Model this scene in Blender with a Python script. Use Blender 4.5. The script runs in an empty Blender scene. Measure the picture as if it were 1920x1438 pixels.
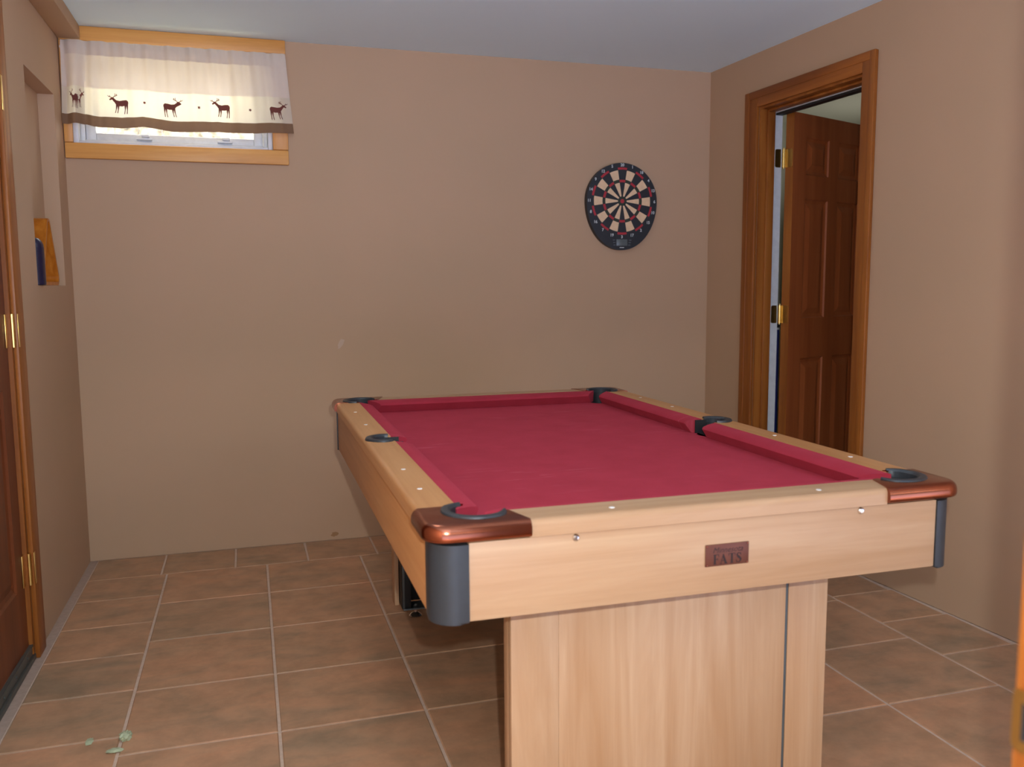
import bpy, bmesh, math, random
from mathutils import Vector, Matrix
random.seed(7)
PI = math.pi
S = bpy.context.scene
COL = S.collection

# ------------------------------------------------------------------ camera, light, exposure
CAMP = Vector((0.7115, -4.1364, 1.2067))
YAW, PITCH, ROLL, FPX = 0.2951, -0.1118, -0.0065, 1624.5
def cam_axes():
    cy, sy, cp, sp = math.cos(YAW), math.sin(YAW), math.cos(PITCH), math.sin(PITCH)
    f = Vector((sy*cp, cy*cp, sp)); r = Vector((cy, -sy, 0)); u = r.cross(f)
    c, s = math.cos(ROLL), math.sin(ROLL)
    return c*r+s*u, -s*r+c*u, f
R_, U_, F_ = cam_axes()
cd = bpy.data.cameras.new('camera'); cam = bpy.data.objects.new('camera', cd); COL.objects.link(cam)
m = Matrix((R_, U_, -F_)).transposed().to_4x4(); m.translation = CAMP
cam.matrix_world = m
cd.sensor_fit = 'HORIZONTAL'; cd.sensor_width = 36.0; cd.lens = FPX*36/1920
cd.clip_start = 0.02
cd.dof.use_dof = True; cd.dof.focus_distance = 2.9
cd.dof.aperture_fstop = (cd.lens/1000)/0.0065
S.camera = cam
S.view_settings.view_transform = 'Standard'; S.view_settings.look = 'None'
S.view_settings.gamma = 1.0; S.view_settings.use_curve_mapping = False
S.view_settings.exposure = 0.08

AMB_UP = 0.5        # light of the open basement behind the camera, from its ceiling and walls
AMB_DN = 2.3        # glow from below, added to brighten the room's ceiling
BAND = 6          # unseen bright band, added behind the camera for streaks on the copper
SKY = 8.5            # overcast sky outside, beyond the window wall
FLASH = 84         # camera flash
SUN = 26

w = bpy.data.worlds.new('world'); S.world = w; w.use_nodes = True
nt = w.node_tree; nt.nodes.clear()
o_ = nt.nodes.new('ShaderNodeOutputWorld'); bg = nt.nodes.new('ShaderNodeBackground')
tc = nt.nodes.new('ShaderNodeTexCoord'); sx = nt.nodes.new('ShaderNodeSeparateXYZ')
mr = nt.nodes.new('ShaderNodeMapRange'); mr.inputs[1].default_value = 0.0; mr.inputs[2].default_value = 0.12
mx = nt.nodes.new('ShaderNodeMix'); mx.data_type = 'RGBA'
mr2 = nt.nodes.new('ShaderNodeMapRange'); mr2.inputs[1].default_value = -0.06; mr2.inputs[2].default_value = 0.06
mx2 = nt.nodes.new('ShaderNodeMix'); mx2.data_type = 'RGBA'
mx2.inputs[6].default_value = (AMB_DN*0.82, AMB_DN*1.0, AMB_DN*1.6, 1)
mx2.inputs[7].default_value = (AMB_UP*0.92, AMB_UP*1.0, AMB_UP*1.06, 1)
nt.links.new(sx.outputs[2], mr2.inputs[0]); nt.links.new(mr2.outputs[0], mx2.inputs[0])
rb = nt.nodes.new('ShaderNodeValToRGB'); e_ = rb.color_ramp.elements          # added bright band behind the camera
for p_, c_ in ((0.225, 0), (0.235, 1), (0.262, 1)): x_ = e_.new(p_); x_.color = (c_, c_, c_, 1)
e_[0].color = (0, 0, 0, 1); e_[-1].position = 0.272; e_[-1].color = (0, 0, 0, 1)
ad = nt.nodes.new('ShaderNodeMix'); ad.data_type = 'RGBA'; ad.blend_type = 'ADD'; ad.inputs[0].default_value = 1.0
sc_ = nt.nodes.new('ShaderNodeMix'); sc_.data_type = 'RGBA'; sc_.blend_type = 'MULTIPLY'; sc_.inputs[0].default_value = 1.0
sc_.inputs[7].default_value = (BAND, BAND, BAND*0.98, 1)
nt.links.new(sx.outputs[2], rb.inputs[0]); nt.links.new(rb.outputs[0], sc_.inputs[6]); nt.links.new(mx2.outputs[2], ad.inputs[6]); nt.links.new(sc_.outputs[2], ad.inputs[7])
nt.links.new(ad.outputs[2], mx.inputs[6])
mx.inputs[7].default_value = (SKY*0.93, SKY*0.97, SKY, 1)
nt.links.new(tc.outputs['Generated'], sx.inputs[0]); nt.links.new(sx.outputs[1], mr.inputs[0])
nt.links.new(mr.outputs[0], mx.inputs[0]); nt.links.new(mx.outputs[2], bg.inputs[0]); nt.links.new(bg.outputs[0], o_.inputs[0])

fl = bpy.data.lights.new('camera_flash', 'POINT'); fl.energy = FLASH; fl.shadow_soft_size = 0.010; fl.color = (0.93, 1.0, 1.04)
flo = bpy.data.objects.new('camera_flash', fl); COL.objects.link(flo); flo.location = CAMP + U_*0.075 + R_*0.046 + F_*0.015
sn = bpy.data.lights.new('sun', 'SUN'); sn.energy = SUN; sn.angle = 0.05; sn.color = (1, 0.96, 0.9)
sno = bpy.data.objects.new('sun', sn); COL.objects.link(sno); sno.location = (1, -2, 9)
sno.rotation_euler = Vector((-0.15, 0.42, -1.25)).to_track_quat('-Z', 'Y').to_euler()

# added fill light without a fixture, out of view, to flatten the lighting
FILL_W = 3
for nm, p, k in (('fill_light', (0.9, -1.6, 2.2), 2.0),):
    l_ = bpy.data.lights.new(nm, 'POINT'); l_.energy = FILL_W*k; l_.shadow_soft_size = 0.12; l_.color = (0.96, 1.0, 0.98)
    o_ = bpy.data.objects.new(nm, l_); COL.objects.link(o_); o_.location = p

# upward spot added to brighten the hall beyond the right-hand door
HALL_W = 10.5
l_ = bpy.data.lights.new('hall_fill_spot', 'SPOT'); l_.energy = HALL_W; l_.spot_size = math.radians(160); l_.spot_blend = 1.0; l_.shadow_soft_size = 0.1; l_.color = (1, 0.97, 0.88)
o_ = bpy.data.objects.new('hall_fill_spot', l_); COL.objects.link(o_); o_.location = (4.35, 0.35, 1.45); o_.rotation_euler = (PI, 0, 0)

# ------------------------------------------------------------------ materials
def lin(c):
    c = c/255.0
    return c/12.92 if c <= 0.04045 else ((c+0.055)/1.055)**2.4
def rgb(r, g, b): return (lin(r), lin(g), lin(b), 1.0)

class Mat:
    def __init__(self, name):
        self.m = bpy.data.materials.new(name); self.m.use_nodes = True
        self.nt = self.m.node_tree; self.b = self.nt.nodes['Principled BSDF']
    def n(self, t, **k):
        x = self.nt.nodes.new(t)
        for a, v in k.items(): setattr(x, a, v)
        return x
    def l(self, a, b): self.nt.links.new(a, b)

def coords(M, scale=(1, 1, 1), rot=(0, 0, 0), kind='Object'):
    tc = M.n('ShaderNodeTexCoord'); mp = M.n('ShaderNodeMapping')
    mp.inputs['Scale'].default_value = scale; mp.inputs['Rotation'].default_value = rot
    M.l(tc.outputs[kind], mp.inputs[0]); return mp.outputs[0]
def ramp(M, fac, stops):
    r = M.n('ShaderNodeValToRGB'); e = r.color_ramp.elements
    while len(e) < len(stops): e.new(0.5)
    for k, (p, c) in enumerate(stops): e[k].position = p; e[k].color = c
    M.l(fac, r.inputs[0]); return r.outputs[0]
def noise(M, vec, scale, detail=4, rough=0.55, dist=0.0):
    n = M.n('ShaderNodeTexNoise'); n.inputs['Scale'].default_value = scale; n.inputs['Detail'].default_value = detail
    n.inputs['Roughness'].default_value = rough; n.inputs['Distortion'].default_value = dist
    M.l(vec, n.inputs['Vector']); return n.outputs[0]
def mixc(M, fac, a, b, mode='MIX'):
    x = M.n('ShaderNodeMix', data_type='RGBA', blend_type=mode)
    if isinstance(fac, float): x.inputs[0].default_value = fac
    else: M.l(fac, x.inputs[0])
    for i, v in ((6, a), (7, b)):
        if isinstance(v, tuple): x.inputs[i].default_value = v
        else: M.l(v, x.inputs[i])
    return x.outputs[2]
def bump(M, h, strength, dist=0.002):
    b = M.n('ShaderNodeBump'); b.inputs['Strength'].default_value = strength; b.inputs['Distance'].default_value = dist
    M.l(h, b.inputs['Height']); M.l(b.outputs[0], M.b.inputs['Normal'])

def plain(name, c, rough=0.5, metal=0.0, spec=0.5, var=0.06, scale=40):
    M = Mat(name); v = coords(M)
    f = noise(M, v, scale, 3)
    d = tuple(x*(1-var) for x in c[:3])+(1,); u = tuple(min(1, x*(1+var)) for x in c[:3])+(1,)
    M.l(ramp(M, f, [(0.3, d), (0.7, u)]), M.b.inputs['Base Color'])
    M.b.inputs['Roughness'].default_value = rough; M.b.inputs['Metallic'].default_value = metal
    M.b.inputs['Specular IOR Level'].default_value = spec
    return M.m
def paint(name, c, var=0.035, bumpy=0.06, rough=0.75):
    M = Mat(name); v = coords(M)
    f = noise(M, v, 1.7, 3, 0.5)
    a = (c[0]*(1-var), c[1]*(1-var*0.5), c[2]*(1-var*0.8), 1); b = (c[0]*(1+var), c[1]*(1+var*0.6), c[2]*(1+var*0.7), 1)
    M.l(ramp(M, f, [(0.3, a), (0.7, b)]), M.b.inputs['Base Color'])
    M.b.inputs['Roughness'].default_value = rough; M.b.inputs['Specular IOR Level'].default_value = 0.25
    bump(M, noise(M, v, 160, 2), bumpy, 0.001)
    return M.m
def wood(name, base, dark, light, axis='x', scale=1.0, rough=0.42, spec=0.4, figure=0.35):
    """grain runs along the given axis"""
    M = Mat(name)
    st = {'x': (0.55, 9, 9), 'y': (9, 0.55, 9), 'z': (9, 9, 0.55)}[axis]
    v = coords(M, tuple(s*scale for s in st))
    n1 = noise(M, v, 1.6, 5, 0.6, 0.9)
    v2 = coords(M, tuple(s*scale*(5 if s > 1 else 2.2) for s in st))
    n2 = noise(M, v2, 2.2, 4, 0.6, 0.3)
    c1 = ramp(M, n1, [(0.32, dark), (0.5, base), (0.68, light)])
    c2 = ramp(M, n2, [(0.36, (0.86, 0.82, 0.78, 1)), (0.55, (1, 1, 1, 1))])
    c = mixc(M, figure, c1, mixc(M, 1.0, c1, c2, 'MULTIPLY'))
    M.l(c, M.b.inputs['Base Color'])
    M.b.inputs['Roughness'].default_value = rough; M.b.inputs['Specular IOR Level'].default_value = spec
    return M.m

M_WALL = paint('taupe_paint', rgb(190, 157, 127))
M_CEIL = paint('ceiling_paint', rgb(226, 246, 255), 0.01, 0.1)
M_HALL = paint('hall_paint', rgb(190, 188, 172), 0.02)
M_MAPLE_X = wood('maple_grain_across', rgb(180, 142, 107), rgb(172, 132, 95), rgb(188, 153, 118), 'x')
M_MAPLE_Y = wood('maple_grain_along', rgb(194, 139, 88), rgb(184, 128, 78), rgb(202, 149, 98), 'y')
M_MAPLE_Z = wood('maple_grain_upright', rgb(191, 152, 116), rgb(181, 139, 101), rgb(201, 165, 131), 'z')
M_OAK_Z = wood('stained_oak_upright', rgb(152, 88, 32), rgb(130, 70, 23), rgb(170, 104, 43), 'z')
M_OAK_Y = wood('stained_oak_level', rgb(152, 86, 32), rgb(130, 70, 23), rgb(168, 100, 41), 'y')
M_DOOR = wood('door_stain', rgb(112, 56, 26), rgb(98, 47, 21), rgb(124, 64, 31), 'z', 0.6, 0.45)
M_DOOR2 = wood('hall_door_stain', rgb(172, 92, 48), rgb(156, 80, 40), rgb(184, 102, 56), 'z', 0.6, 0.45)
M_PINE_X = wood('honey_pine_level', rgb(224, 160, 84), rgb(208, 143, 70), rgb(234, 174, 99), 'x')
M_PINE_Z = wood('honey_pine_upright', rgb(220, 155, 82), rgb(206, 139, 67), rgb(232, 170, 96), 'z')
M_RACK = wood('rack_wood', rgb(190, 112, 30), rgb(172, 96, 22), rgb(204, 130, 48), 'z', 2.0, 0.35)
M_VINYL = plain('white_vinyl', rgb(214, 216, 220), 0.4)
M_RAWJAMB = plain('white_primer', rgb(205, 210, 212), 0.55)
M_BLACK = plain('black_plastic', rgb(46, 50, 54), 0.42, var=0.08)
M_BLACKDK = plain('black_rubber', rgb(26, 27, 29), 0.55)
M_GREYMET = plain('dull_grey_metal', rgb(96, 102, 104), 0.45, 0.6)
M_COPPER = plain('copper_plate', rgb(160, 94, 70), 0.2, 1.0, var=0.05, scale=12)
M_COPPERDK = plain('engraved_copper', rgb(104, 58, 42), 0.45, 0.3)
M_ENGRAVE = plain('engraving', rgb(40, 18, 10), 0.6)
M_CHROME = plain('chrome', rgb(225, 225, 225), 0.2, 1.0)
M_BRASS = plain('polished_brass', rgb(222, 186, 112), 0.28, 1.0)
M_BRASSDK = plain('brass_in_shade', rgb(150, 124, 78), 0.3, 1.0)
M_SIGHT = plain('pearl_sight', rgb(235, 230, 225), 0.3)
M_SEAM = plain('dark_grey_strip', rgb(74, 80, 82), 0.5)
M_NAVY = plain('navy_plastic', rgb(33, 29, 56), 0.25)
M_BLUE = plain('blue_enamel', rgb(38, 48, 120), 0.35)
M_WHITE = plain('white_plastic', rgb(230, 230, 230), 0.4)
M_CREAM = plain('cream_plastic', rgb(232, 196, 156), 0.5)
M_RED = plain('red_plastic', rgb(176, 40, 50), 0.5)
M_GREEN = plain('dark_green_plastic', rgb(44, 52, 36), 0.5)
M_DARTBLK = plain('dartboard_black', rgb(34, 36, 40), 0.5)
M_LCD = plain('grey_display', rgb(96, 102, 102), 0.25)
M_NUM = plain('number_print', rgb(205, 210, 208), 0.5)
M_THRESH = plain('threshold_metal', rgb(92, 96, 92), 0.45, 0.5)
M_DEER = plain('brown_print', rgb(112, 60, 56), 0.9)
M_HEM = None

def cloth(name, c, thin=0.5, var=0.03):
    M = Mat(name); v = coords(M)
    col = ramp(M, noise(M, v, 14, 4), [(0.3, tuple(x*(1-var) for x in c[:3])+(1,)), (0.7, c)])
    d = M.n('ShaderNodeBsdfDiffuse'); t = M.n('ShaderNodeBsdfTranslucent'); mxs = M.n('ShaderNodeMixShader')
    M.l(col, d.inputs[0]); M.l(col, t.inputs[0]); mxs.inputs[0].default_value = thin
    M.l(d.outputs[0], mxs.inputs[1]); M.l(t.outputs[0], mxs.inputs[2])
    M.l(mxs.outputs[0], M.nt.nodes['Material Output'].inputs[0])
    return M.m
M_MUSLIN = cloth('cream_muslin', rgb(238, 228, 208), 0.45)
M_MUSLIN2 = cloth('cream_muslin_doubled', rgb(232, 216, 200), 0.25)
M_HEM = cloth('brown_hem_cloth', rgb(138, 108, 84), 0.2)
M_DEERC = cloth('brown_deer_print', rgb(122, 72, 64), 0.15)

def felt():
    M = Mat('red_felt'); v = coords(M)
    f = noise(M, v, 9, 5, 0.65)
    c = ramp(M, f, [(0.3, rgb(149, 43, 56)), (0.7, rgb(161, 49, 64))])
    # chalk scuffs: thin light streaks
    v2 = coords(M, (4, 34, 1), (0, 0, 0.62))
    s = ramp(M, noise(M, v2, 2.0, 2, 0.5, 0.4), [(0.61, (0, 0, 0, 1)), (0.74, (1, 1, 1, 1))])
    msk = ramp(M, noise(M, v, 2.3, 2), [(0.50, (0, 0, 0, 1)), (0.64, (0.30, 0.30, 0.30, 1))])
    k = mixc(M, 1.0, s, msk, 'MULTIPLY')
    c = mixc(M, k, c, rgb(205, 120, 130))
    M.l(c, M.b.inputs['Base Color']); M.b.inputs['Roughness'].default_value = 0.95
    M.b.inputs['Specular IOR Level'].default_value = 0.1
    M.b.inputs['Sheen Weight'].default_value = 0.25; M.b.inputs['Sheen Tint'].default_value = rgb(220, 90, 110)
    bump(M, noise(M, v, 400, 2), 0.15, 0.001)
    return M.m
M_FELT = felt()
def tilemat():
    M = Mat('brown_stone_tile'); v = coords(M)
    at = M.n('ShaderNodeAttribute'); at.attribute_name = 'tone'
    vv = M.n('ShaderNodeVectorMath', operation='MULTIPLY_ADD')
    M.l(at.outputs['Vector'], vv.inputs[0]); vv.inputs[1].default_value = (9, 7, 5); M.l(v, vv.inputs[2])
    st = M.n('ShaderNodeMapping'); st.inputs['Scale'].default_value = (1, 2.4, 1); M.l(vv.outputs[0], st.inputs[0])
    n1 = noise(M, st.outputs[0], 3.2, 6, 0.62, 0.6)
    n2 = noise(M, vv.outputs[0], 11, 5, 0.65)
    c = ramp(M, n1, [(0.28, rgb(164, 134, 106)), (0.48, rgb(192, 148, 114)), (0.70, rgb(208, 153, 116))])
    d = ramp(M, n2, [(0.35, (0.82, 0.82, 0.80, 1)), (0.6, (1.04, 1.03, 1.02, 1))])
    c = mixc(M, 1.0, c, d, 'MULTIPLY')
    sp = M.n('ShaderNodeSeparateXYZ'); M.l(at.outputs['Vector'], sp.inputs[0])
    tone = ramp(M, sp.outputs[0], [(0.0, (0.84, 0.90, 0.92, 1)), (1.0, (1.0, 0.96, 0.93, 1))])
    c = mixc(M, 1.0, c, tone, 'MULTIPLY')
    M.l(c, M.b.inputs['Base Color']); M.b.inputs['Roughness'].default_value = 0.42
    M.b.inputs['Specular IOR Level'].default_value = 0.5
    bump(M, n2, 0.25, 0.002)
    return M.m
M_TILE = tilemat()
M_MARGIN = plain('margin_mortar', rgb(172, 148, 132), 0.9, var=0.08, scale=60)
M_GROUT = plain('grout', rgb(204, 178, 157), 0.9, var=0.08, scale=60)
def glassmat():
    M = Mat('window_glass'); M.nt.nodes.remove(M.b)
    t = M.n('ShaderNodeBsdfTransparent'); g = M.n('ShaderNodeBsdfGlossy'); g.inputs['Roughness'].default_value = 0.05
    fr = M.n('ShaderNodeFresnel'); fr.inputs[0].default_value = 1.3; mxs = M.n('ShaderNodeMixShader')
    M.l(fr.outputs[0], mxs.inputs[0]); M.l(t.outputs[0], mxs.inputs[1]); M.l(g.outputs[0], mxs.inputs[2])
    M.l(mxs.outputs[0], M.nt.nodes['Material Output'].inputs[0]); return M.m
M_GLASS = glassmat()

# ------------------------------------------------------------------ mesh helpers
def link(name, bm, mats, parent=None, smooth=True, angle=35):
    me = bpy.data.meshes.new(name)
    bmesh.ops.recalc_face_normals(bm, faces=bm.faces[:])
    for f in bm.faces: f.smooth = smooth
    if smooth:
        a = math.radians(angle)
        for e in bm.edges:
            if len(e.link_faces) == 2 and e.calc_face_angle(0) > a: e.smooth = False
    bm.to_mesh(me); bm.free()
    for mm in (mats if isinstance(mats, (list, tuple)) else [mats]): me.materials.append(mm)
    o = bpy.data.objects.new(name, me); COL.objects.link(o)
    if parent is not None: o.parent = parent
    return o
def tag(o, label, cat, group=None):
    o['label'] = label; o['category'] = cat
    if group: o['group'] = group
    return o
def struct(o): o['kind'] = 'structure'; return o
def empty(name, loc=(0, 0, 0), rz=0):
    o = bpy.data.objects.new(name, None); COL.objects.link(o); o.location = loc; o.rotation_euler = (0, 0, rz)
    o.empty_display_size = 0.1; return o
def box(bm, x0, x1, y0, y1, z0, z1, mat=0, bev=0.0, seg=2):
    vs = [bm.verts.new(p) for p in ((x0, y0, z0), (x1, y0, z0), (x1, y1, z0), (x0, y1, z0), (x0, y0, z1), (x1, y0, z1), (x1, y1, z1), (x0, y1, z1))]
    fs = [bm.faces.new([vs[i] for i in q]) for q in ((3, 2, 1, 0), (4, 5, 6, 7), (0, 1, 5, 4), (1, 2, 6, 5), (2, 3, 7, 6), (3, 0, 4, 7))]
    for f in fs: f.material_index = mat
    if bev:
        r = bmesh.ops.bevel(bm, geom=list({e for f in fs for e in f.edges}), offset=bev, segments=seg, affect='EDGES', profile=0.5)
        for f in r['faces']: f.material_index = mat
    return fs
def prism(bm, pts, z0, z1, mat=0, bevtop=0.0, seg=4, which=None, axis='z'):
    """extrude a plan polygon; bevtop rounds the top edges (only edges accepted by which(mid))"""
    def P(x, y, z): return {'z': (x, y, z), 'y': (x, z, y), 'x': (z, x, y)}[axis]
    lo = [bm.verts.new(P(x, y, z0)) for x, y in pts]; hi = [bm.verts.new(P(x, y, z1)) for x, y in pts]
    n = len(pts); fs = []
    fs.append(bm.faces.new(lo[::-1])); top = bm.faces.new(hi); fs.append(top)
    for i in range(n):
        j = (i+1) % n; fs.append(bm.faces.new((lo[i], lo[j], hi[j], hi[i])))
    for f in fs: f.material_index = mat
    if bevtop:
        es = [e for e in top.edges if which is None or which((e.verts[0].co+e.verts[1].co)/2)]
        r = bmesh.ops.bevel(bm, geom=es, offset=bevtop, segments=seg, affect='EDGES', profile=0.5)
        for f in r['faces']: f.material_index = mat
    return fs
def tube(bm, pts, rad, seg=12, mat=0, closed=False, cap=True):
    pts = [Vector(p) for p in pts]; n = len(pts); rings = []
    rr = rad if isinstance(rad, (list, tuple)) else [rad]*n
    prev = None
    for i, p in enumerate(pts):
        a = pts[i-1] if i or closed else p; b = pts[(i+1) % n] if i < n-1 or closed else p
        t = (b-a).normalized()
        if prev is None: x = t.orthogonal().normalized()
        else: x = (prev-t*prev.dot(t)).normalized()
        prev = x; y = t.cross(x)
        rings.append([bm.verts.new(p+(x*math.cos(2*PI*k/seg)+y*math.sin(2*PI*k/seg))*rr[i]) for k in range(seg)])
    for i in range(n if closed else n-1):
        A, B = rings[i], rings[(i+1) % n]
        for k in range(seg):
            f = bm.faces.new((A[k], A[(k+1) % seg], B[(k+1) % seg], B[k])); f.material_index = mat
    if cap and not closed:
        bm.faces.new(rings[0][::-1]).material_index = mat; bm.faces.new(rings[-1]).material_index = mat
def lathe(bm, prof, c=(0, 0, 0), axis='z', seg=24, mat=0, a0=0.0, a1=2*PI):
    full = abs(a1-a0-2*PI) < 1e-6; n = seg if full else seg+1; rings = []
    for r, h in prof:
        ring = []
        for k in range(n):
            a = a0+(a1-a0)*k/seg; x, y = r*math.cos(a), r*math.sin(a)
            p = {'z': (x, y, h), 'y': (x, h, y), 'x': (h, x, y)}[axis]
            ring.append(bm.verts.new((c[0]+p[0], c[1]+p[1], c[2]+p[2])))
        rings.append(ring)
    for A, B in zip(rings, rings[1:]):
        for k in range(n if full else n-1):
            j = (k+1) % n
            f = bm.faces.new((A[k], A[j], B[j], B[k])); f.material_index = mat
    bmesh.ops.remove_doubles(bm, verts=[v for R in rings for v in R], dist=1e-6)
def arc(cx, cy, r, a0, a1, n=10):
    return [(cx+r*math.cos(math.radians(a0+(a1-a0)*k/n)), cy+r*math.sin(math.radians(a0+(a1-a0)*k/n))) for k in range(n+1)]
def B(name, mats, parent, *boxes, bev=0.0, smooth=True):
    bm = bmesh.new()
    for b in boxes: box(bm, *b, bev=bev)
    return link(name, bm, mats, parent, smooth)

# ------------------------------------------------------------------ the setting
W, H, BT = 3.0575, 2.30, 0.0495      # room width, height, flare of the right wall
# --- floor: cut stone tiles over a grout bed, one mesh
bm = bmesh.new()
tone = bm.loops.layers.float_vector.new('tone')
FX0, FX1, FY0, FY1 = -0.25, 5.2, -4.75, 1.3
vs = [bm.verts.new(p) for p in ((FX0, FY0, -0.0025), (FX1, FY0, -0.0025), (FX1, FY1, -0.0025), (FX0, FY1, -0.0025))]
bm.faces.new(vs).material_index = 1
vb = [bm.verts.new(p) for p in ((FX0, FY0, -0.05), (FX1, FY0, -0.05), (FX1, FY1, -0.05), (FX0, FY1, -0.05))]
bm.faces.new(vb[::-1]).material_index = 1
for i in range(4): bm.faces.new((vs[i], vb[i], vb[(i+1) % 4], vs[(i+1) % 4])).material_index = 1
def tile(x0, x1, y0, y1, g=0.004):
    x0 += g; x1 -= g; y0 += g*0.6; y1 -= g*0.6
    if x1-x0 < 0.01 or y1-y0 < 0.01: return
    t = (random.random()*(0.35 if x0 > 2.2 else 0.6 if x1 < 0.35 else 1.0), random.random(), random.random())  # right-hand tiles kept greyer to imitate the light on that side
    c = 0.003
    a = [bm.verts.new(p) for p in ((x0, y0, -0.0025), (x1, y0, -0.0025), (x1, y1, -0.0025), (x0, y1, -0.0025))]
    b = [bm.verts.new(p) for p in ((x0+c, y0+c, 0), (x1-c, y0+c, 0), (x1-c, y1-c, 0), (x0+c, y1-c, 0))]
    fs = [bm.faces.new(b)]+[bm.faces.new((a[i], a[(i+1) % 4], b[(i+1) % 4], b[i])) for i in range(4)]
    for f in fs:
        f.material_index = 0
        for l in f.loops: l[tone] = t
XC = [0.342, 0.752, 1.158, 1.58, 2.01, 2.440, 2.842]
y0 = -0.288
xs = [0.03, 0.318, 0.619, 0.930, 1.238, 1.545, 1.85, 2.155, 2.46, 2.765, 3.06]
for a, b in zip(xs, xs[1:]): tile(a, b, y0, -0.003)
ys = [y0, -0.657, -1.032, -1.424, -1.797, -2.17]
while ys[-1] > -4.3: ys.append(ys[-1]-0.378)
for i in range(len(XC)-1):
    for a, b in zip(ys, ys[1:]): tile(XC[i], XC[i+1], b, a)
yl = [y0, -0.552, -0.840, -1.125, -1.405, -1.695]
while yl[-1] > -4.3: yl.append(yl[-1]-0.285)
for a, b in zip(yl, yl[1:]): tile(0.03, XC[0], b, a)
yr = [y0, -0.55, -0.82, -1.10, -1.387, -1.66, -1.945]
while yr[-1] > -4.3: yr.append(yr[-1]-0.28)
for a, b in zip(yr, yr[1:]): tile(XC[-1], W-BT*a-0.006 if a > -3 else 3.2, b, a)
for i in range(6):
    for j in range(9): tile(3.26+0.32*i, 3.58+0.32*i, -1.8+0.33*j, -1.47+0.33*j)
q_ = bm.faces.new([bm.verts.new(p) for p in ((0.0, -4.4, -0.0012), (0.031, -4.4, -0.0012), (0.031, -0.001, -0.0012), (0.0, -0.001, -0.0012))]); q_.material_index = 2
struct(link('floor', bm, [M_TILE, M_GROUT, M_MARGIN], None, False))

struct(B('ceiling', M_CEIL, None, (-0.25, 3.19, -5.3, 0.14, H, H+0.12)))
struct(B('ceiling_hall', M_HALL, None, (3.1905, 5.2, -5.3, 1.3, H, H+0.12), (3.07, 3.19, 0.1405, 1.3, H, H+0.12)))
# --- back wall with the window opening
WX0, WX1, WZ0, WZ1 = 0.036, 0.850, 1.822, 2.242
struct(B('wall_back', M_WALL, None, (-0.25, WX0, 0, 0.14, 0, H), (WX1, 3.3, 0, 0.14, 0, H), (WX0, WX1, 0, 0.14, 0, WZ0), (WX0, WX1, 0, 0.14, WZ1, H), smooth=False))
def wall_patch(name, x, z, rx, rz, seed, mat, tilt=0.0):
    rg = random.Random(seed); b = bmesh.new(); P = []
    for k in range(14):
        a = 2*PI*k/14; q = 1+rg.uniform(-0.3, 0.25); u, v_ = rx*q*math.cos(a), rz*q*math.sin(a)
        P.append((x+u*math.cos(tilt)-v_*math.sin(tilt), z+u*math.sin(tilt)+v_*math.cos(tilt)))
    prism(b, P, -0.0006, 0.0, axis='y'); return link(name, b, mat, bpy.data.objects['wall_back'], False)
wall_patch('filler_patch', 1.129, 0.943, 0.011, 0.030, 4, paint('filler', rgb(196, 168, 146), 0.02), -0.5)
wall_patch('stain_mark', 1.073, 0.026, 0.018, 0.010, 5, paint('stain', rgb(160, 122, 86), 0.02))
# --- left wall with niche and doorway
NY0, NY1, NZ0, NZ1, ND = -0.662, -0.165, 1.221, 1.985, 0.060
DY0, DY1, DZ = -1.93, -1.06, 2.04
bm = bmesh.new()
for b in ((-ND, 0, NY1, 0.0, 0, H), (-ND, 0, NY0, NY1, 0, NZ0), (-ND, 0, NY0, NY1, NZ1, H), (-ND, 0, DY1, NY0, 0, H),
          (-ND, 0, DY0, DY1, DZ, H), (-ND, 0, -4.6, DY0, 0, H), (-0.25, -ND, DY1, 0.0, 0, H), (-0.25, -ND, DY0, DY1, DZ, H), (-0.25, -ND, -4.6, DY0, 0, H)):
    box(bm, *b)
struct(link('wall_left', bm, M_WALL, None, False))
# --- right wall (flares slightly), doorway towards the hall
RW = empty('wall_right', (W, 0, 0), BT); struct(RW)
RY0, RY1, RZ, RT = -1.122, -0.432, 2.045, 0.118
bm = bmesh.new()
for b in ((0, RT, RY1, 0.05, 0, H), (0, RT, RY0, RY1, RZ, H), (0, RT, -3.9, RY0, 0, H)): box(bm, *b)
o = link('wall_surface', bm, M_WALL, RW, False)
# --- soffit along the left wall under the ceiling
bm = bmesh.new(); box(bm, 0.0, 0.087, -4.6, -0.0, 2.243, H, bev=0.004)
struct(link('trim_1', bm, M_WALL))
# --- hall beyond the right-hand door
struct(B('wall_hall_far', M_HALL, None, (4.95, 5.1, -2.2, 1.25, 0, H)))
struct(B('wall_hall_back', M_HALL, None, (3.19, 4.95, 1.1, 1.25, 0, H)))
struct(B('wall_hall_front', M_HALL, None, (3.38, 4.95, -2.2, -2.05, 0, H)))
struct(B('wall_hall_side', M_HALL, None, (3.075, 3.19, 0.14, 1.1, 0, H)))
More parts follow.
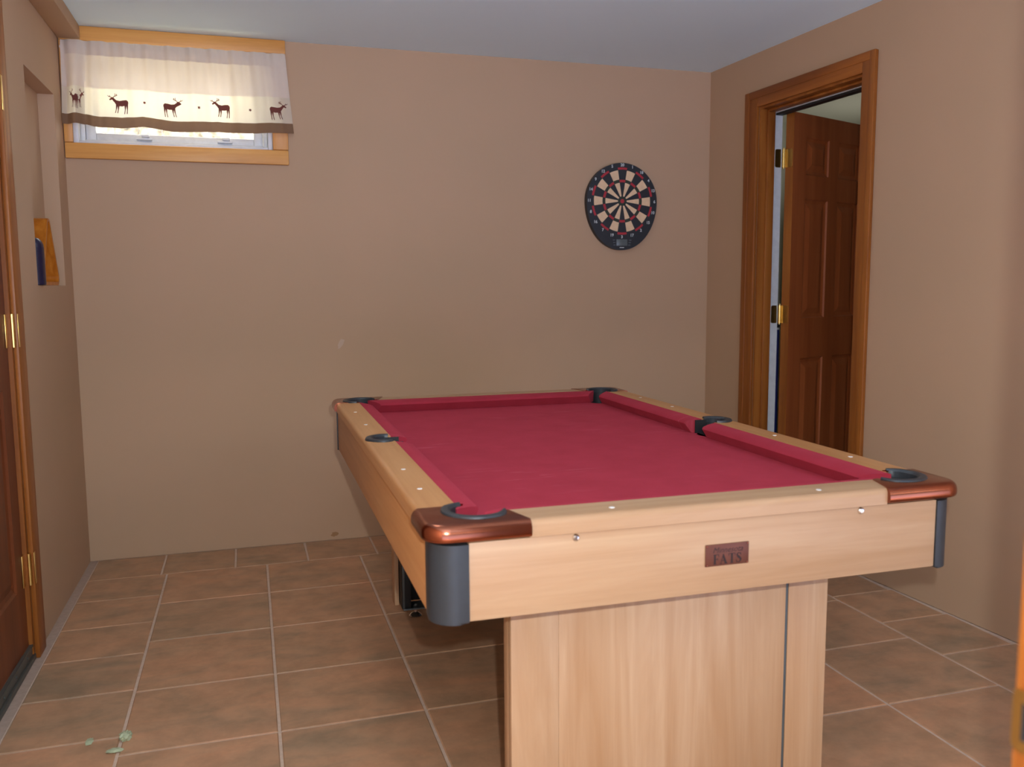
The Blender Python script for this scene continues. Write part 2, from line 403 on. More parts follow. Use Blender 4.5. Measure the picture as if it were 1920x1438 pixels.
# --- the pier of the camera's own doorway: drywall, jamb, strike plate
JD = 0.65; PP = CAMP + F_*JD + R_*(JD*978/FPX); PX, PY = PP.x, PP.y      # room-side corner of the jamb
struct(B('wall_front', M_WALL, None, (PX+0.03, PX+0.45, PY-0.12, PY-0.002, 0, H)))
jam = B('trim_2', M_OAK_Z, None, (PX, PX+0.0298, PY-0.12, PY, 0, 2.05), bev=0.002); struct(jam)
bm = bmesh.new()
prism(bm, [(PY-0.045, 0.845), (PY-0.007, 0.845)]+arc(PY-0.007, 0.851, 0.006, -90, 0, 4)+arc(PY-0.007, 0.889, 0.006, 0, 90, 4)+[(PY-0.045, 0.895)], PX-0.0025, PX-0.0002, axis='x')
o = link('strike_plate', bm, M_BRASS, jam)
bm = bmesh.new(); box(bm, PX-0.003, PX-0.0005, PY-0.038, PY-0.010, 0.855, 0.885)
link('latch_hole', bm, M_BLACKDK, o)

# ------------------------------------------------------------------ window
def frame_pts(x0, x1, z0, z1): return (x0, x1, z0, z1)
def frame(bm, x0, x1, z0, z1, wl, wr, wb, wt, y0, y1, bev=0.002):
    box(bm, x0, x0+wl, y0, y1, z0, z1, bev=bev); box(bm, x1-wr, x1, y0, y1, z0, z1, bev=bev)
    box(bm, x0+wl, x1-wr, y0, y1, z0, z0+wb, bev=bev); box(bm, x0+wl, x1-wr, y0, y1, z1-wt, z1, bev=bev)
win = empty('window_1', (0.44, 0.0, WZ0)); struct(win)
def wl(name, bm, mats, **k):
    bmesh.ops.translate(bm, verts=bm.verts[:], vec=(-0.44, 0, -WZ0)); return link(name, bm, mats, win, **k)
CX0, CX1, CZ0 = 0.003, 0.918, 1.757
bm = bmesh.new()
box(bm, CX0, CX1, -0.018, 0, 1.757, 1.822, bev=0.005); box(bm, CX0, CX1, -0.012, 0, 1.757, 1.776, bev=0.003)
wl('casing_bottom', bm, M_PINE_X)
bm = bmesh.new(); box(bm, CX0, WX0, -0.018, 0, 1.8225, 2.2395, bev=0.004); wl('casing_side', bm, M_PINE_Z)
bm = bmesh.new(); box(bm, WX1, CX1, -0.018, 0, 1.8225, 2.2395, bev=0.004); wl('casing_side', bm, M_PINE_Z)
bm = bmesh.new(); box(bm, CX0, CX1, -0.020, 0, 2.240, 2.299, bev=0.004); wl('casing_head', bm, M_PINE_X)
bm = bmesh.new(); frame(bm, WX0, WX1, WZ0, WZ1, 0.02, 0.02, 0.012, 0.012, 0.004, 0.12); wl('jamb_liner', bm, M_VINYL)
bm = bmesh.new(); frame(bm, WX0+0.0205, WX1-0.0205, WZ0+0.0125, WZ1-0.0125, 0.018, 0.018, 0.012, 0.02, 0.055, 0.11); wl('outer_frame', bm, M_VINYL)
bm = bmesh.new(); frame(bm, WX0+0.040, WX1-0.040, WZ0+0.022, WZ1-0.034, 0.040, 0.040, 0.033, 0.038, 0.062, 0.10, 0.004); wl('sash', bm, M_VINYL)
bm = bmesh.new(); box(bm, WX0+0.079, WX1-0.079, 0.078, 0.084, WZ0+0.054, WZ1-0.07); wl('pane', bm, M_GLASS)
for cx in (0.31, 0.645):
    bm = bmesh.new(); box(bm, cx-0.032, cx+0.032, 0.040, 0.0615, WZ0+0.030, WZ0+0.040, bev=0.003); box(bm, cx-0.010, cx+0.022, 0.030, 0.056, WZ0+0.040, WZ0+0.052, bev=0.004)
    wl('latch', bm, M_VINYL)

# --- outside: lawn and pale board fence in the sun
bm = bmesh.new(); box(bm, -6, 3.06, 0.16, 12, 1.5, 1.72)
struct(link('ground', bm, plain('dry_grass', rgb(180, 172, 130), 0.9, var=0.3, scale=9)))
fence = empty('board_fence', (0, 3.2, 1.72))
tag(fence, 'pale board fence outside, seen through the basement window', 'fence')
rng = random.Random(3)
for k in range(26):
    x = -2.2+k*0.167
    bm = bmesh.new(); hh = 1.5+rng.uniform(-.02, .02); box(bm, x, x+0.165, -0.012, 0.012, 0, hh, bev=0.003)
    t = rng.uniform(0.75, 1.0)
    link('board', bm, plain('weathered_board', (0.34*t, 0.30*t, 0.25*t, 1), 0.8, var=0.85, scale=18), fence)
for z in (0.3, 1.2):
    bm = bmesh.new(); box(bm, -2.2, 2.75, 0.0125, 0.05, z, z+0.08); link('fence_rail', bm, plain('weathered_rail', (0.6, 0.55, 0.48, 1), 0.8), fence)

# ------------------------------------------------------------------ valance with printed deer
def deer_polys():
    P = []
    body = [(-0.22, 0.10), (-0.12, 0.15), (0.0, 0.13), (0.15, 0.16), (0.30, 0.17), (0.37, 0.10), (0.38, 0.0), (0.33, -0.10), (0.24, -0.10), (0.12, -0.13), (-0.02, -0.12), (-0.12, -0.10), (-0.20, 0.0)]
    neck = [(-0.12, 0.14), (-0.20, 0.02), (-0.27, 0.10), (-0.33, 0.18), (-0.41, 0.14), (-0.46, 0.16), (-0.45, 0.20), (-0.35, 0.29), (-0.27, 0.28), (-0.22, 0.22)]
    P += [body, neck]
    def leg(x0, y0, x1, y1, x2, y2, w0=0.045, w1=0.018):
        P.append([(x0-w0, y0), (x0+w0, y0), (x1+w1*1.2, y1), (x1-w1*1.2, y1)]); P.append([(x1-w1, y1), (x1+w1, y1), (x2+w1, y2), (x2-w1, y2)])
    leg(-0.12, -0.06, -0.15, -0.27, -0.20, -0.46); leg(-0.05, -0.08, -0.06, -0.28, -0.10, -0.46)
    leg(0.25, -0.06, 0.24, -0.28, 0.20, -0.50); leg(0.32, -0.04, 0.33, -0.28, 0.31, -0.50)
    def strip(pts, w):
        for (a, b), (c, d) in zip(pts, pts[1:]):
            L = math.hypot(c-a, d-b); nx, ny = -(d-b)/L*w, (c-a)/L*w
            P.append([(a-nx, b-ny), (c-nx, d-ny), (c+nx, d+ny), (a+nx, b+ny)])
    strip([(-0.29, 0.27), (-0.22, 0.33), (-0.14, 0.36), (-0.12, 0.45)], 0.016); strip([(-0.22, 0.33), (-0.18, 0.42), (-0.20, 0.47)], 0.012)
    strip([(-0.14, 0.36), (-0.08, 0.40)], 0.012)
    strip([(-0.34, 0.27), (-0.42, 0.31), (-0.50, 0.33)], 0.016); strip([(-0.42, 0.31), (-0.44, 0.38)], 0.012); strip([(-0.46, 0.32), (-0.54, 0.37)], 0.010)
    return P
NS, NT = 150, 40
def lerp(t, ks):
    for (a, va), (b, vb) in zip(ks, ks[1:]):
        if t <= b: return va+(vb-va)*(t-a)/(b-a)
    return ks[-1][1]
def val_pt(s, t, off=0.0):
    """point on the cloth: s across 0..1, t down 0..1"""
    x = (0.012+0.903*s)*(1-t)+(0.004+0.938*s)*t
    zt = 2.236
    zb = lerp(s, [(0, 1.893), (0.10, 1.893), (0.13, 1.882), (0.25, 1.877), (0.335, 1.893), (0.46, 1.874), (0.57, 1.875), (0.66, 1.884), (0.78, 1.880), (1, 1.892)])
    z = zt+(zb-zt)*t
    g = min(1, max(0, (t-0.05)/0.5))
    gat = math.exp(-((s-0.07)/0.085)**2)
    f = 0.007*math.sin(s*62+1.0)*(1-0.6*t)*(0.6+0.8*gat)+0.0035*math.sin(s*131+0.4)*(1-0.8*t)+g*(0.012*math.sin(s*19.5+0.6)+0.006*math.sin(s*37+2.0))+g*0.016*gat*math.sin(s*85)
    y = -0.032-0.030*t+f*1.0
    return Vector((x, min(y, -0.0215), z))+Vector((0, -off, 0))
bm = bmesh.new()
grid = [[bm.verts.new(val_pt(i/NS, j/NT)) for i in range(NS+1)] for j in range(NT+1)]
TH = 0.905                                             # where the brown hem starts
for j in range(NT):
    for i in range(NS):
        f = bm.faces.new((grid[j][i], grid[j+1][i], grid[j+1][i+1], grid[j][i+1]))
        t = (j+0.5)/NT
        f.material_index = 2 if t > 0.865 else (1 if t < 0.555 else 0)
def s_of(x, t): return ((x-0.004*t-0.012*(1-t))/(0.938*t+0.903*(1-t)))
PRINT = []
def put_poly(pts, mat=3, off=0.0012):
    vs = [bm.verts.new(val_pt(s, t, off)) for s, t in pts]
    try:
        f = bm.faces.new(vs); f.material_index = mat
    except ValueError: pass
HZ = 0.362
for sc, tc_, flip, kx in ((0.243, 0.715, 1, 1), (0.462, 0.715, -1, 1), (0.683, 0.70, 1, 1), (0.935, 0.715, -1, 1), (0.055, 0.70, 1, 0.45), (0.072, 0.69, -1, 0.42)):
    for p in deer_polys():
        put_poly([(sc+flip*kx*x*0.088/0.93, tc_-y*0.088/HZ) for x, y in p])
for sc, tc_ in ((0.345, 0.70), (0.582, 0.71), (0.81, 0.715)):
    put_poly([(sc+(0.008 if k % 2 else 0.004)*math.cos(k*PI/6), tc_+(0.021 if k % 2 else 0.012)*math.sin(k*PI/6)) for k in range(12)])
bmesh.ops.triangulate(bm, faces=[f for f in bm.faces if f.material_index == 3])
val = empty('window_valance', (0.46, -0.03, 2.236))
tag(val, 'cream window valance printed with brown deer above a brown hem', 'curtain')
bmesh.ops.translate(bm, verts=bm.verts[:], vec=(-0.46, 0.03, -2.236))
c_ = link('valance_cloth', bm, [M_MUSLIN, M_MUSLIN2, M_HEM, M_DEERC], val)
# rod pocket (the stitched channel along the top) and the rod in it
bm = bmesh.new()
for j in range(7):
    for i in range(NS):
        def q(a, b):
            p = val_pt(a/NS, b/7*0.17); p.y -= 0.006*math.sin(PI*min(1, b/7)); p.z += 0.001; return p
        vs = [bm.verts.new(p) for p in (q(i, j), q(i, j+1), q(i+1, j+1), q(i+1, j))]
        bm.faces.new(vs)
bmesh.ops.remove_doubles(bm, verts=bm.verts[:], dist=1e-5)
bmesh.ops.translate(bm, verts=bm.verts[:], vec=(-0.46, 0.03, -2.236))
link('rod_pocket', bm, M_MUSLIN2, val)
bm = bmesh.new(); tube(bm, [(-0.452, 0.006, -0.028), (0.452, 0.006, -0.028)], 0.005, 10); link('curtain_rod', bm, M_WHITE, val)

# ------------------------------------------------------------------ left-hand door
d1 = empty('door_1', (0, DY1, 0)); struct(d1)
bm = bmesh.new(); box(bm, 0.0003, 0.016, DY1-0.004, DY1+0.088, 0, DZ+0.083, bev=0.004); bmesh.ops.translate(bm, verts=bm.verts[:], vec=(0, -DY1, 0)); link('casing_side', bm, M_OAK_Z, d1)
bm = bmesh.new(); box(bm, 0.0003, 0.016, DY0-0.088, DY0+0.004, 0, DZ+0.083, bev=0.004); bmesh.ops.translate(bm, verts=bm.verts[:], vec=(0, -DY1, 0)); link('casing_side', bm, M_OAK_Z, d1)
bm = bmesh.new(); box(bm, 0.0003, 0.015, DY0+0.005, DY1-0.005, DZ-0.003, DZ+0.083, bev=0.004); bmesh.ops.translate(bm, verts=bm.verts[:], vec=(0, -DY1, 0)); link('casing_head', bm, M_OAK_Y, d1)
bm = bmesh.new(); box(bm, -0.12, 0.0, DY1-0.018, DY1-0.0005, 0.02, DZ); box(bm, -0.12, 0.0, DY0+0.0005, DY0+0.018, 0.02, DZ); box(bm, -0.12, 0, DY0+0.018, DY1-0.018, DZ-0.018, DZ-0.0005)
bmesh.ops.translate(bm, verts=bm.verts[:], vec=(0, -DY1, 0)); link('jamb', bm, M_OAK_Z, d1)
LD0, LD1 = DY0+0.021, DY1-0.021
def panel_door(bm, wdt, z0, z1, th, panels, face=+1):
    """slab in local x (0..wdt), y thickness (0..th); recessed, fielded panels on both faces"""
    xs = sorted({0, wdt, *[p[0] for p in panels], *[p[1] for p in panels]}); zs = sorted({z0, z1, *[p[2] for p in panels], *[p[3] for p in panels]})
    def inside(x, z): return any(p[0] < x < p[1] and p[2] < z < p[3] for p in panels)
    for side, y in ((0, 0.0), (1, th)):
        sg = 1 if side == 0 else -1
        for a, b in zip(xs, xs[1:]):
            for c, d in zip(zs, zs[1:]):
                if inside((a+b)/2, (c+d)/2): continue
                bm.faces.new([bm.verts.new(p) for p in ((a, y, c), (b, y, c), (b, y, d), (a, y, d))])
        for (a, b, c, d) in panels:
            loops = []
            for ins, dep in ((0, 0), (0.006, 0.007), (0.020, 0.011), (0.050, 0.003)):
                loops.append([bm.verts.new((a+ins if i in (0, 3) else b-ins, y+sg*dep, c+ins if i in (0, 1) else d-ins)) for i in range(4)])
            for A, Bq in zip(loops, loops[1:]):
                for i in range(4): bm.faces.new((A[i], A[(i+1) % 4], Bq[(i+1) % 4], Bq[i]))
            bm.faces.new(loops[-1])
    for (a, b, c, d) in ((0, 0, z0, z1), (wdt, wdt, z0, z1)):
        bm.faces.new([bm.verts.new(p) for p in ((a, 0, c), (a, th, c), (a, th, d), (a, 0, d))])
    for z in (z0, z1): bm.faces.new([bm.verts.new(p) for p in ((0, 0, z), (wdt, 0, z), (wdt, th, z), (0, th, z))])
    bmesh.ops.remove_doubles(bm, verts=bm.verts[:], dist=1e-5)
def six(wd, z0):
    k = wd/0.69; st = 0.105*k; mid = 0.085*k; pw = (wd-2*st-mid)/2; out = []
    for xa in (st, st+pw+mid):
        for za, zb in ((0.16, 0.84), (1.04, 1.62), (1.735, 1.915)): out.append((xa, xa+pw, z0+za, z0+zb))
    return out
bm = bmesh.new()
panel_door(bm, LD1-LD0, 0.055, DZ-0.022, 0.04, [(0.11, 0.40, 0.26, 0.90), (0.47, 0.735, 0.26, 0.90), (0.11, 0.40, 1.12, 1.86), (0.47, 0.735, 1.12, 1.86)])
bmesh.ops.rotate(bm, verts=bm.verts[:], cent=(0, 0, 0), matrix=Matrix.Rotation(PI/2, 3, 'Z'))    # local x -> +y, y -> -x
bmesh.ops.translate(bm, verts=bm.verts[:], vec=(-0.012, LD0-DY1, 0))
leaf = link('door_leaf', bm, M_DOOR, d1, False)
def hinge_bm(y, z, h=0.105):
    b = bmesh.new(); tube(b, [(0.004, y, z), (0.004, y, z+h)], 0.0065, 10)
    box(b, -0.0115, -0.008, y-0.034, y-0.004, z, z+h, bev=0.001); box(b, 0.0165, 0.0185, y+0.006, y+0.022, z, z+h, bev=0.0008)
    for q_ in (0.034, 0.07): tube(b, [(0.004, y, z+q_-0.0008), (0.004, y, z+q_+0.0008)], 0.0072, 10)
    return b
for z in (1.025, 0.252, 1.755):
    link('hinge', hinge_bm(DY1-0.021+0.010-DY1, z), M_BRASS, d1)
bm = bmesh.new(); box(bm, -0.12, 0.004, DY0+0.002, DY1-0.002, 0.0005, 0.018, bev=0.002); bmesh.ops.translate(bm, verts=bm.verts[:], vec=(0, -DY1, 0)); link('threshold', bm, M_THRESH, d1)
bm = bmesh.new(); box(bm, -0.0115, -0.002, LD0, LD1, 0.019, 0.056, bev=0.002); box(bm, -0.002, 0.001, LD0, LD1, 0.048, 0.056)
for q_ in range(6): tube(bm, [(-0.002, LD0+0.06+q_*0.14, 0.036), (0.0005, LD0+0.06+q_*0.14, 0.036)], 0.004, 8)
bmesh.ops.translate(bm, verts=bm.verts[:], vec=(0, -DY1, 0)); link('door_sweep', bm, M_THRESH, d1)

# ------------------------------------------------------------------ right-hand doorway and open six-panel door
d2 = empty('door_2', (W, 0, 0), BT); struct(d2)      # same local frame as the right wall
def casing_profile(bm, x0, x1, y0, y1, z0, z1): box(bm, x0, x1, y0, y1, z0, z1, bev=0.004)
CW = 0.092
bm = bmesh.new(); box(bm, -0.018, -0.0003, RY1+0.004, RY1+0.004+CW, 0, RZ+0.075, bev=0.004); box(bm, -0.021, -0.010, RY1+0.060, RY1+0.098, 0, RZ+0.0755, bev=0.004); link('casing_side', bm, M_OAK_Z, d2)
bm = bmesh.new(); box(bm, -0.018, -0.0003, RY0-0.004-0.070, RY0-0.004, 0, RZ+0.075, bev=0.004); box(bm, -0.021, -0.010, RY0-0.076, RY0-0.045, 0, RZ+0.0755, bev=0.004); link('casing_side', bm, M_OAK_Z, d2)
bm = bmesh.new(); box(bm, -0.018, -0.0003, RY0-0.004, RY1+0.004, RZ-0.002, RZ+0.075, bev=0.004); box(bm, -0.021, -0.010, RY0-0.05, RY1+0.06, RZ+0.040, RZ+0.0755, bev=0.004); link('casing_head', bm, M_OAK_Y, d2)
SX = 0.072                                            # stained part of the jamb ends here, primer beyond
bm = bmesh.new(); box(bm, -0.003, SX, RY1-0.012, RY1, 0, RZ); box(bm, 0.030, SX, RY1-0.024, RY1-0.012, 0, RZ-0.012, bev=0.003)
box(bm, -0.003, RT, RY0, RY0+0.012, 0, RZ); box(bm, -0.003, SX, RY0+0.012, RY1-0.012, RZ-0.012, RZ); box(bm, 0.030, SX, RY0+0.012, RY1-0.024, RZ-0.024, RZ-0.012, bev=0.003)
link('jamb', bm, M_OAK_Z, d2)
bm = bmesh.new(); box(bm, SX+0.0003, RT+0.002, RY1-0.012, RY1, 0, RZ); box(bm, SX+0.0003, SX+0.008, RY0+0.012, RY1-0.012, RZ-0.027, RZ)
link('jamb_rebate', bm, M_RAWJAMB, d2)
bm = bmesh.new(); box(bm, SX+0.0085, RT, RY0+0.012, RY1-0.0125, RZ-0.036, RZ); link('head_shade_strip', bm, M_BLACKDK, d2)  # black strip standing for the shadow band under the header
# the leaf swings into the hall, past square
ANG = math.radians(21.0); DW, DT = 0.682, 0.044
leafroot = bpy.data.objects.new('door_leaf', None)
bm = bmesh.new(); panel_door(bm, DW, 0.012, 2.022, DT, six(DW, 0.0))
Mx = Matrix.Translation((RT+0.021+DT*math.sin(ANG-BT), RY1-0.017-DT*math.cos(ANG-BT), 0)) @ Matrix.Rotation(ANG-BT, 4, 'Z')
bmesh.ops.transform(bm, matrix=Mx, verts=bm.verts[:])
leaf2 = link('door_leaf', bm, M_DOOR2, d2, False)
def xf(bm): bmesh.ops.transform(bm, matrix=Mx, verts=bm.verts[:]); return bm
bm = bmesh.new(); box(bm, -0.0012, 0.0, 0.0003, DT-0.0003, 0.012, 2.022); link('edge_strip', xf(bm), M_OAK_Z, leaf2)
bm = bmesh.new(); lathe(bm, [(0.0, -0.058), (0.016, -0.058), (0.026, -0.048), (0.027, -0.036), (0.018, -0.024), (0.010, -0.018), (0.010, -0.006), (0.031, -0.004), (0.031, 0.0)], (DW-0.060, 0, 1.0), 'y', 20)
link('knob', xf(bm), M_BRASS, leaf2)
for z in (1.765, 1.018, 0.20):
    hp = Vector((RT+0.0105, RY1-0.0165, 0))
    h = bmesh.new()
    for k in range(5): tube(h, [(hp.x, hp.y, z+0.0175*k+0.0006), (hp.x, hp.y, z+0.0175*(k+1)-0.0006)], 0.0085, 12)
    tube(h, [(hp.x, hp.y, z-0.006), (hp.x, hp.y, z+0.094)], 0.0045, 10)
    hg = link('hinge', h, M_BRASS, d2)
    h = bmesh.new()
    prism(h, [(RT-0.004, z+0.001)]+[(RT-0.004, z+0.0865)]+arc(RT-0.028, z+0.0785, 0.008, 90, 180, 4)+arc(RT-0.028, z+0.009, 0.008, 180, 270, 4), RY1-0.0142, RY1-0.0122, axis='y')
    link('jamb_plate', h, M_BRASSDK, hg)
    h = bmesh.new()
    prism(h, [(DT-0.002, z+0.001), (DT-0.002, z+0.0865)]+arc(0.012, z+0.0785, 0.008, 90, 180, 4)+arc(0.012, z+0.009, 0.008, 180, 270, 4), -0.0036, -0.0014, axis='x')
    link('leaf_plate', xf(h), M_BRASS, hg)

# broom standing in the hall behind the door
br = empty('broom', (3.318, -0.262, 0))
tag(br, 'blue broom handle with a white collar and black tip seen through the door hinge gap', 'broom')
bm = bmesh.new(); tube(bm, [(0, 0, 0.17), (0, 0, 0.975)], 0.0115, 14); link('handle', bm, M_BLUE, br)
bm = bmesh.new(); lathe(bm, [(0.0, 0.976), (0.0122, 0.976), (0.0122, 0.986), (0.0, 0.986)]); link('collar', bm, M_WHITE, br)
bm = bmesh.new(); lathe(bm, [(0.0, 0.9865), (0.0115, 0.9865), (0.0115, 1.000), (0.006, 1.006), (0.0, 1.006)]); link('tip', bm, M_BLACKDK, br)
bm = bmesh.new(); box(bm, -0.02, 0.02, -0.03, 0.12, 0.12, 0.17, bev=0.008); link('head', bm, M_BLACK, br)
bm = bmesh.new(); prism(bm, [(-0.05, 0.0), (0.145, 0.0), (0.115, 0.12), (-0.025, 0.12)], -0.02, 0.02, axis='x'); link('bristles', bm, M_NAVY, br)

# ------------------------------------------------------------------ things in the wall niche
def tri_pts(hw, hh, r, n=6):
    """rounded triangle, base on z=0, apex up (y, z)"""
    sl = math.atan2(hh, hw); out = []
    # corner circle centres
    inr = r/math.tan(sl/2); cb = hw-inr
    apex_c = hh-r/math.cos(sl)
    for (cy, cz, a0, a1) in ((cb, r, -90, 90-math.degrees(sl)), (0, apex_c, 90-math.degrees(sl), 90+math.degrees(sl)), (-cb, r, 90+math.degrees(sl), 270)):
        out += arc(cy, cz, r, a0, a1, n)
    return out
rk = empty('ball_rack', (0, -0.403, NZ0))
tag(rk, 'orange-brown wooden triangle ball rack standing in the wall niche', 'ball rack')
bm = bmesh.new()
o1 = tri_pts(0.158, 0.287, 0.030); i1 = tri_pts(0.137, 0.2505, 0.018)
x0, x1 = -0.058, -0.003
# inner shares the base line raised by the bar's thickness
i1 = [(y, z+0.013) for y, z in i1]
n = len(o1); V = {}
for k, L in (('o', o1), ('i', i1)):
    for s_, x in ((0, x0), (1, x1)): V[k, s_] = [bm.verts.new((x, y, z+0.0006)) for y, z in L]
for a in range(n):
    b = (a+1) % n
    bm.faces.new((V['o', 0][a], V['o', 0][b], V['o', 1][b], V['o', 1][a])); bm.faces.new((V['i', 0][a], V['i', 0][b], V['i', 1][b], V['i', 1][a]))
    for s_ in (0, 1): bm.faces.new((V['o', s_][a], V['o', s_][b], V['i', s_][b], V['i', s_][a]))
link('rack_frame', bm, M_RACK, rk, angle=50)
nb = empty('navy_bottle', (-0.021, -0.6045, NZ0+0.0006))
tag(nb, 'dark navy round-shouldered bottle beside the wooden rack in the niche', 'bottle')
bm = bmesh.new(); lathe(bm, [(0.0, 0.0), (0.033, 0.0), (0.0365, 0.003), (0.0365, 0.130), (0.036, 0.133)], seg=28); link('bottle_body', bm, M_NAVY, nb)
bm = bmesh.new(); lathe(bm, [(0.0362, 0.1335), (0.0345, 0.146), (0.030, 0.158), (0.022, 0.167), (0.010, 0.172), (0.0, 0.173)], seg=28); link('cap', bm, M_NAVY, nb)

# ------------------------------------------------------------------ electronic dartboard
DC = Vector((2.549, 0.0, 1.631))
db = empty('dartboard', DC)
tag(db, 'black egg-shaped electronic dartboard hung on the brown back wall', 'dartboard')
bm = bmesh.new()
egg = [(0.193*math.cos(a), 0.190*math.sin(a) if math.sin(a) > 0 else 0.245*math.sin(a)) for a in [2*PI*k/72 for k in range(72)]]
fs = prism(bm, egg, -0.0305, -0.0005, axis='y')
es = [e for e in bm.edges if all(abs(v.co.y+0.0305) < 1e-5 for v in e.verts)]
bmesh.ops.bevel(bm, geom=es, offset=0.010, segments=4, affect='EDGES', profile=0.5)
link('housing', bm, M_DARTBLK, db)
U = 0.167/431
bm = bmesh.new()
def ring_seg(r0, r1, a0, a1, mat, y=-0.0318, n=4, gap=0.0006):
    y1 = -0.0300
    A0, A1 = a0+gap/max(r1, .01), a1-gap/max(r1, .01)
    f = []
    for k in range(n+1):
        a = A0+(A1-A0)*k/n
        f.append((math.sin(a), math.cos(a)))
    top = [(r0, y), (r1, y)]
    for k in range(n):
        q = [bm.verts.new((s*r, y, c*r)) for (s, c), r in ((f[k], r0), (f[k+1], r0), (f[k+1], r1), (f[k], r1))]
        bm.faces.new(q).material_index = mat
        q = [bm.verts.new(p) for p in ((f[k][0]*r1, y, f[k][1]*r1), (f[k+1][0]*r1, y, f[k+1][1]*r1), (f[k+1][0]*r1, y1, f[k+1][1]*r1), (f[k][0]*r1, y1, f[k][1]*r1))]
        bm.faces.new(q).material_index = mat
    for e in (0, n):
        q = [bm.verts.new(p) for p in ((f[e][0]*r0, y, f[e][1]*r0), (f[e][0]*r1, y, f[e][1]*r1), (f[e][0]*r1, y1, f[e][1]*r1), (f[e][0]*r0, y1, f[e][1]*r0))]
        bm.faces.new(q).material_index = mat
for k in range(20):
    a0, a1 = (k-0.5)*PI/10, (k+0.5)*PI/10
    blk = k % 2 == 0
    ring_seg(62*U, 238*U, a0, a1, 0 if blk else 1); ring_seg(243*U, 274*U, a0, a1, 2 if blk else 3)
    ring_seg(279*U, 398*U, a0, a1, 0 if blk else 1); ring_seg(404*U, 432*U, a0, a1, 2 if blk else 0)
link('target_face', bm, [M_DARTBLK, M_CREAM, M_RED, M_GREEN], db, False)
bm = bmesh.new(); lathe(bm, [(0.0, -0.0322), (56*U, -0.0322), (56*U, -0.0300)], (0, 0, 0), 'y', 28); be = link('bullseye', bm, M_GREEN, db)
bm = bmesh.new(); lathe(bm, [(0.0, -0.0332), (27*U, -0.0332), (27*U, -0.0322)], (0, 0, 0), 'y', 24); link('inner_bull', bm, M_RED, be)
def text_mesh(bm, body, size, cx, cz, y, shear=0.0, rot=0.0, bold=0.0):
    cu = bpy.data.curves.new('t', 'FONT'); cu.body = body; cu.size = size; cu.align_x = 'CENTER'; cu.align_y = 'CENTER'; cu.shear = shear; cu.offset = size*bold
    cu.resolution_u = 3; ob = bpy.data.objects.new('t', cu); COL.objects.link(ob)
    dg = bpy.context.evaluated_depsgraph_get(); me = bpy.data.meshes.new_from_object(ob.evaluated_get(dg))
    b2 = bmesh.new(); b2.from_mesh(me)
    vm = {}
    for v in b2.verts:
        x, z = v.co.x*math.cos(rot)-v.co.y*math.sin(rot), v.co.x*math.sin(rot)+v.co.y*math.cos(rot)
        vm[v.index] = bm.verts.new((cx+x, y, cz+z))
    for f in b2.faces: bm.faces.new([vm[v.index] for v in f.verts])
    b2.free(); bpy.data.objects.remove(ob); bpy.data.curves.remove(cu); bpy.data.meshes.remove(me)
for k, nnum in enumerate((20, 1, 18, 4, 13, 6, 10, 15, 2, 17, 3, 19, 7, 16, 8, 11, 14, 9, 12, 5)):
    a = k*PI/10; r = 462*U
    bm = bmesh.new(); text_mesh(bm, str(nnum), 0.020, r*math.sin(a), r*math.cos(a), -0.0309, bold=0.03); link('number', bm, M_NUM, db, False)
bm = bmesh.new(); box(bm, -78*U, 78*U, -0.0322, -0.0300, -578*U, -492*U, bev=0.001); link('display', bm, M_LCD, db)
for s_ in (-1, 1):
    for k in range(3):
        bm = bmesh.new(); cx = s_*(118-6*k if s_ > 0 else 112-4*k)*U; box(bm, cx-0.0065, cx+0.0065, -0.0325, -0.0300, -(500+32*k)*U-0.0035, -(500+32*k)*U+0.0015, bev=0.001); link('button', bm, M_GREYMET, db)
bm = bmesh.new(); box(bm, -30*U, 32*U, -0.0312, -0.0300, -604*U, -594*U); link('badge', bm, M_NUM, db)

# ------------------------------------------------------------------ pool table
TX, TY, TH_ = 1.0004, -2.7195, -0.0046
TW, TL = 1.0936, 1.780
ZT, ZR, ZB = 0.800, 0.768, 0.625       # rail top, rail underside, cabinet bottom
T = empty('pool_table', (TX, TY, 0), TH_)
tag(T, 'maple-look pool table with red cloth and copper corner castings', 'pool table')
NO = 0.118; WI = 0.070                 # nose line, inner edge of the wooden rail
PR = 0.050                             # pocket radius
CC = 0.082                             # corner pocket centre offset
CU = lambda fu, fv: CC+0.014 if not (fu or fv) else CC      # the near-left pocket sits a little further in
corners = [(CU(0, 0), CC, 1, 1), (TW-CC, CC, -1, 1), (CC, TL-CC, 1, -1), (TW-CC, TL-CC, -1, -1)]
SPU, SPR = 0.052, 0.040                # side pocket centre, radius
# bed cloth with the pockets cut out
def bed_outline():
    e = 0.09; P = []
    P += [(e+0.055, e)]+[(TW-e-0.055, e)]
    P += arc(TW-CC, CC, PR+0.004, 190, 80, 8)[1:]
    P += [(TW-e, TL/2-0.045)]+arc(TW-SPU, TL/2, SPR+0.008, 230, 130, 6)+[(TW-e, TL/2+0.045)]
    P += arc(TW-CC, TL-CC, PR+0.004, 280, 170, 8)
    P += arc(CC, TL-CC, PR+0.004, 10, -100, 8)
    P += [(e, TL/2+0.045)]+arc(SPU, TL/2, SPR+0.008, 50, -50, 6)+[(e, TL/2-0.045)]
    P += arc(CU(0, 0), CC, PR+0.004, 100, -10, 8)
    return P
bm = bmesh.new(); prism(bm, bed_outline(), 0.735, 0.757)
bmesh.ops.triangulate(bm, faces=[f for f in bm.faces if len(f.verts) > 4])
link('bed_cloth', bm, M_FELT, T, True)
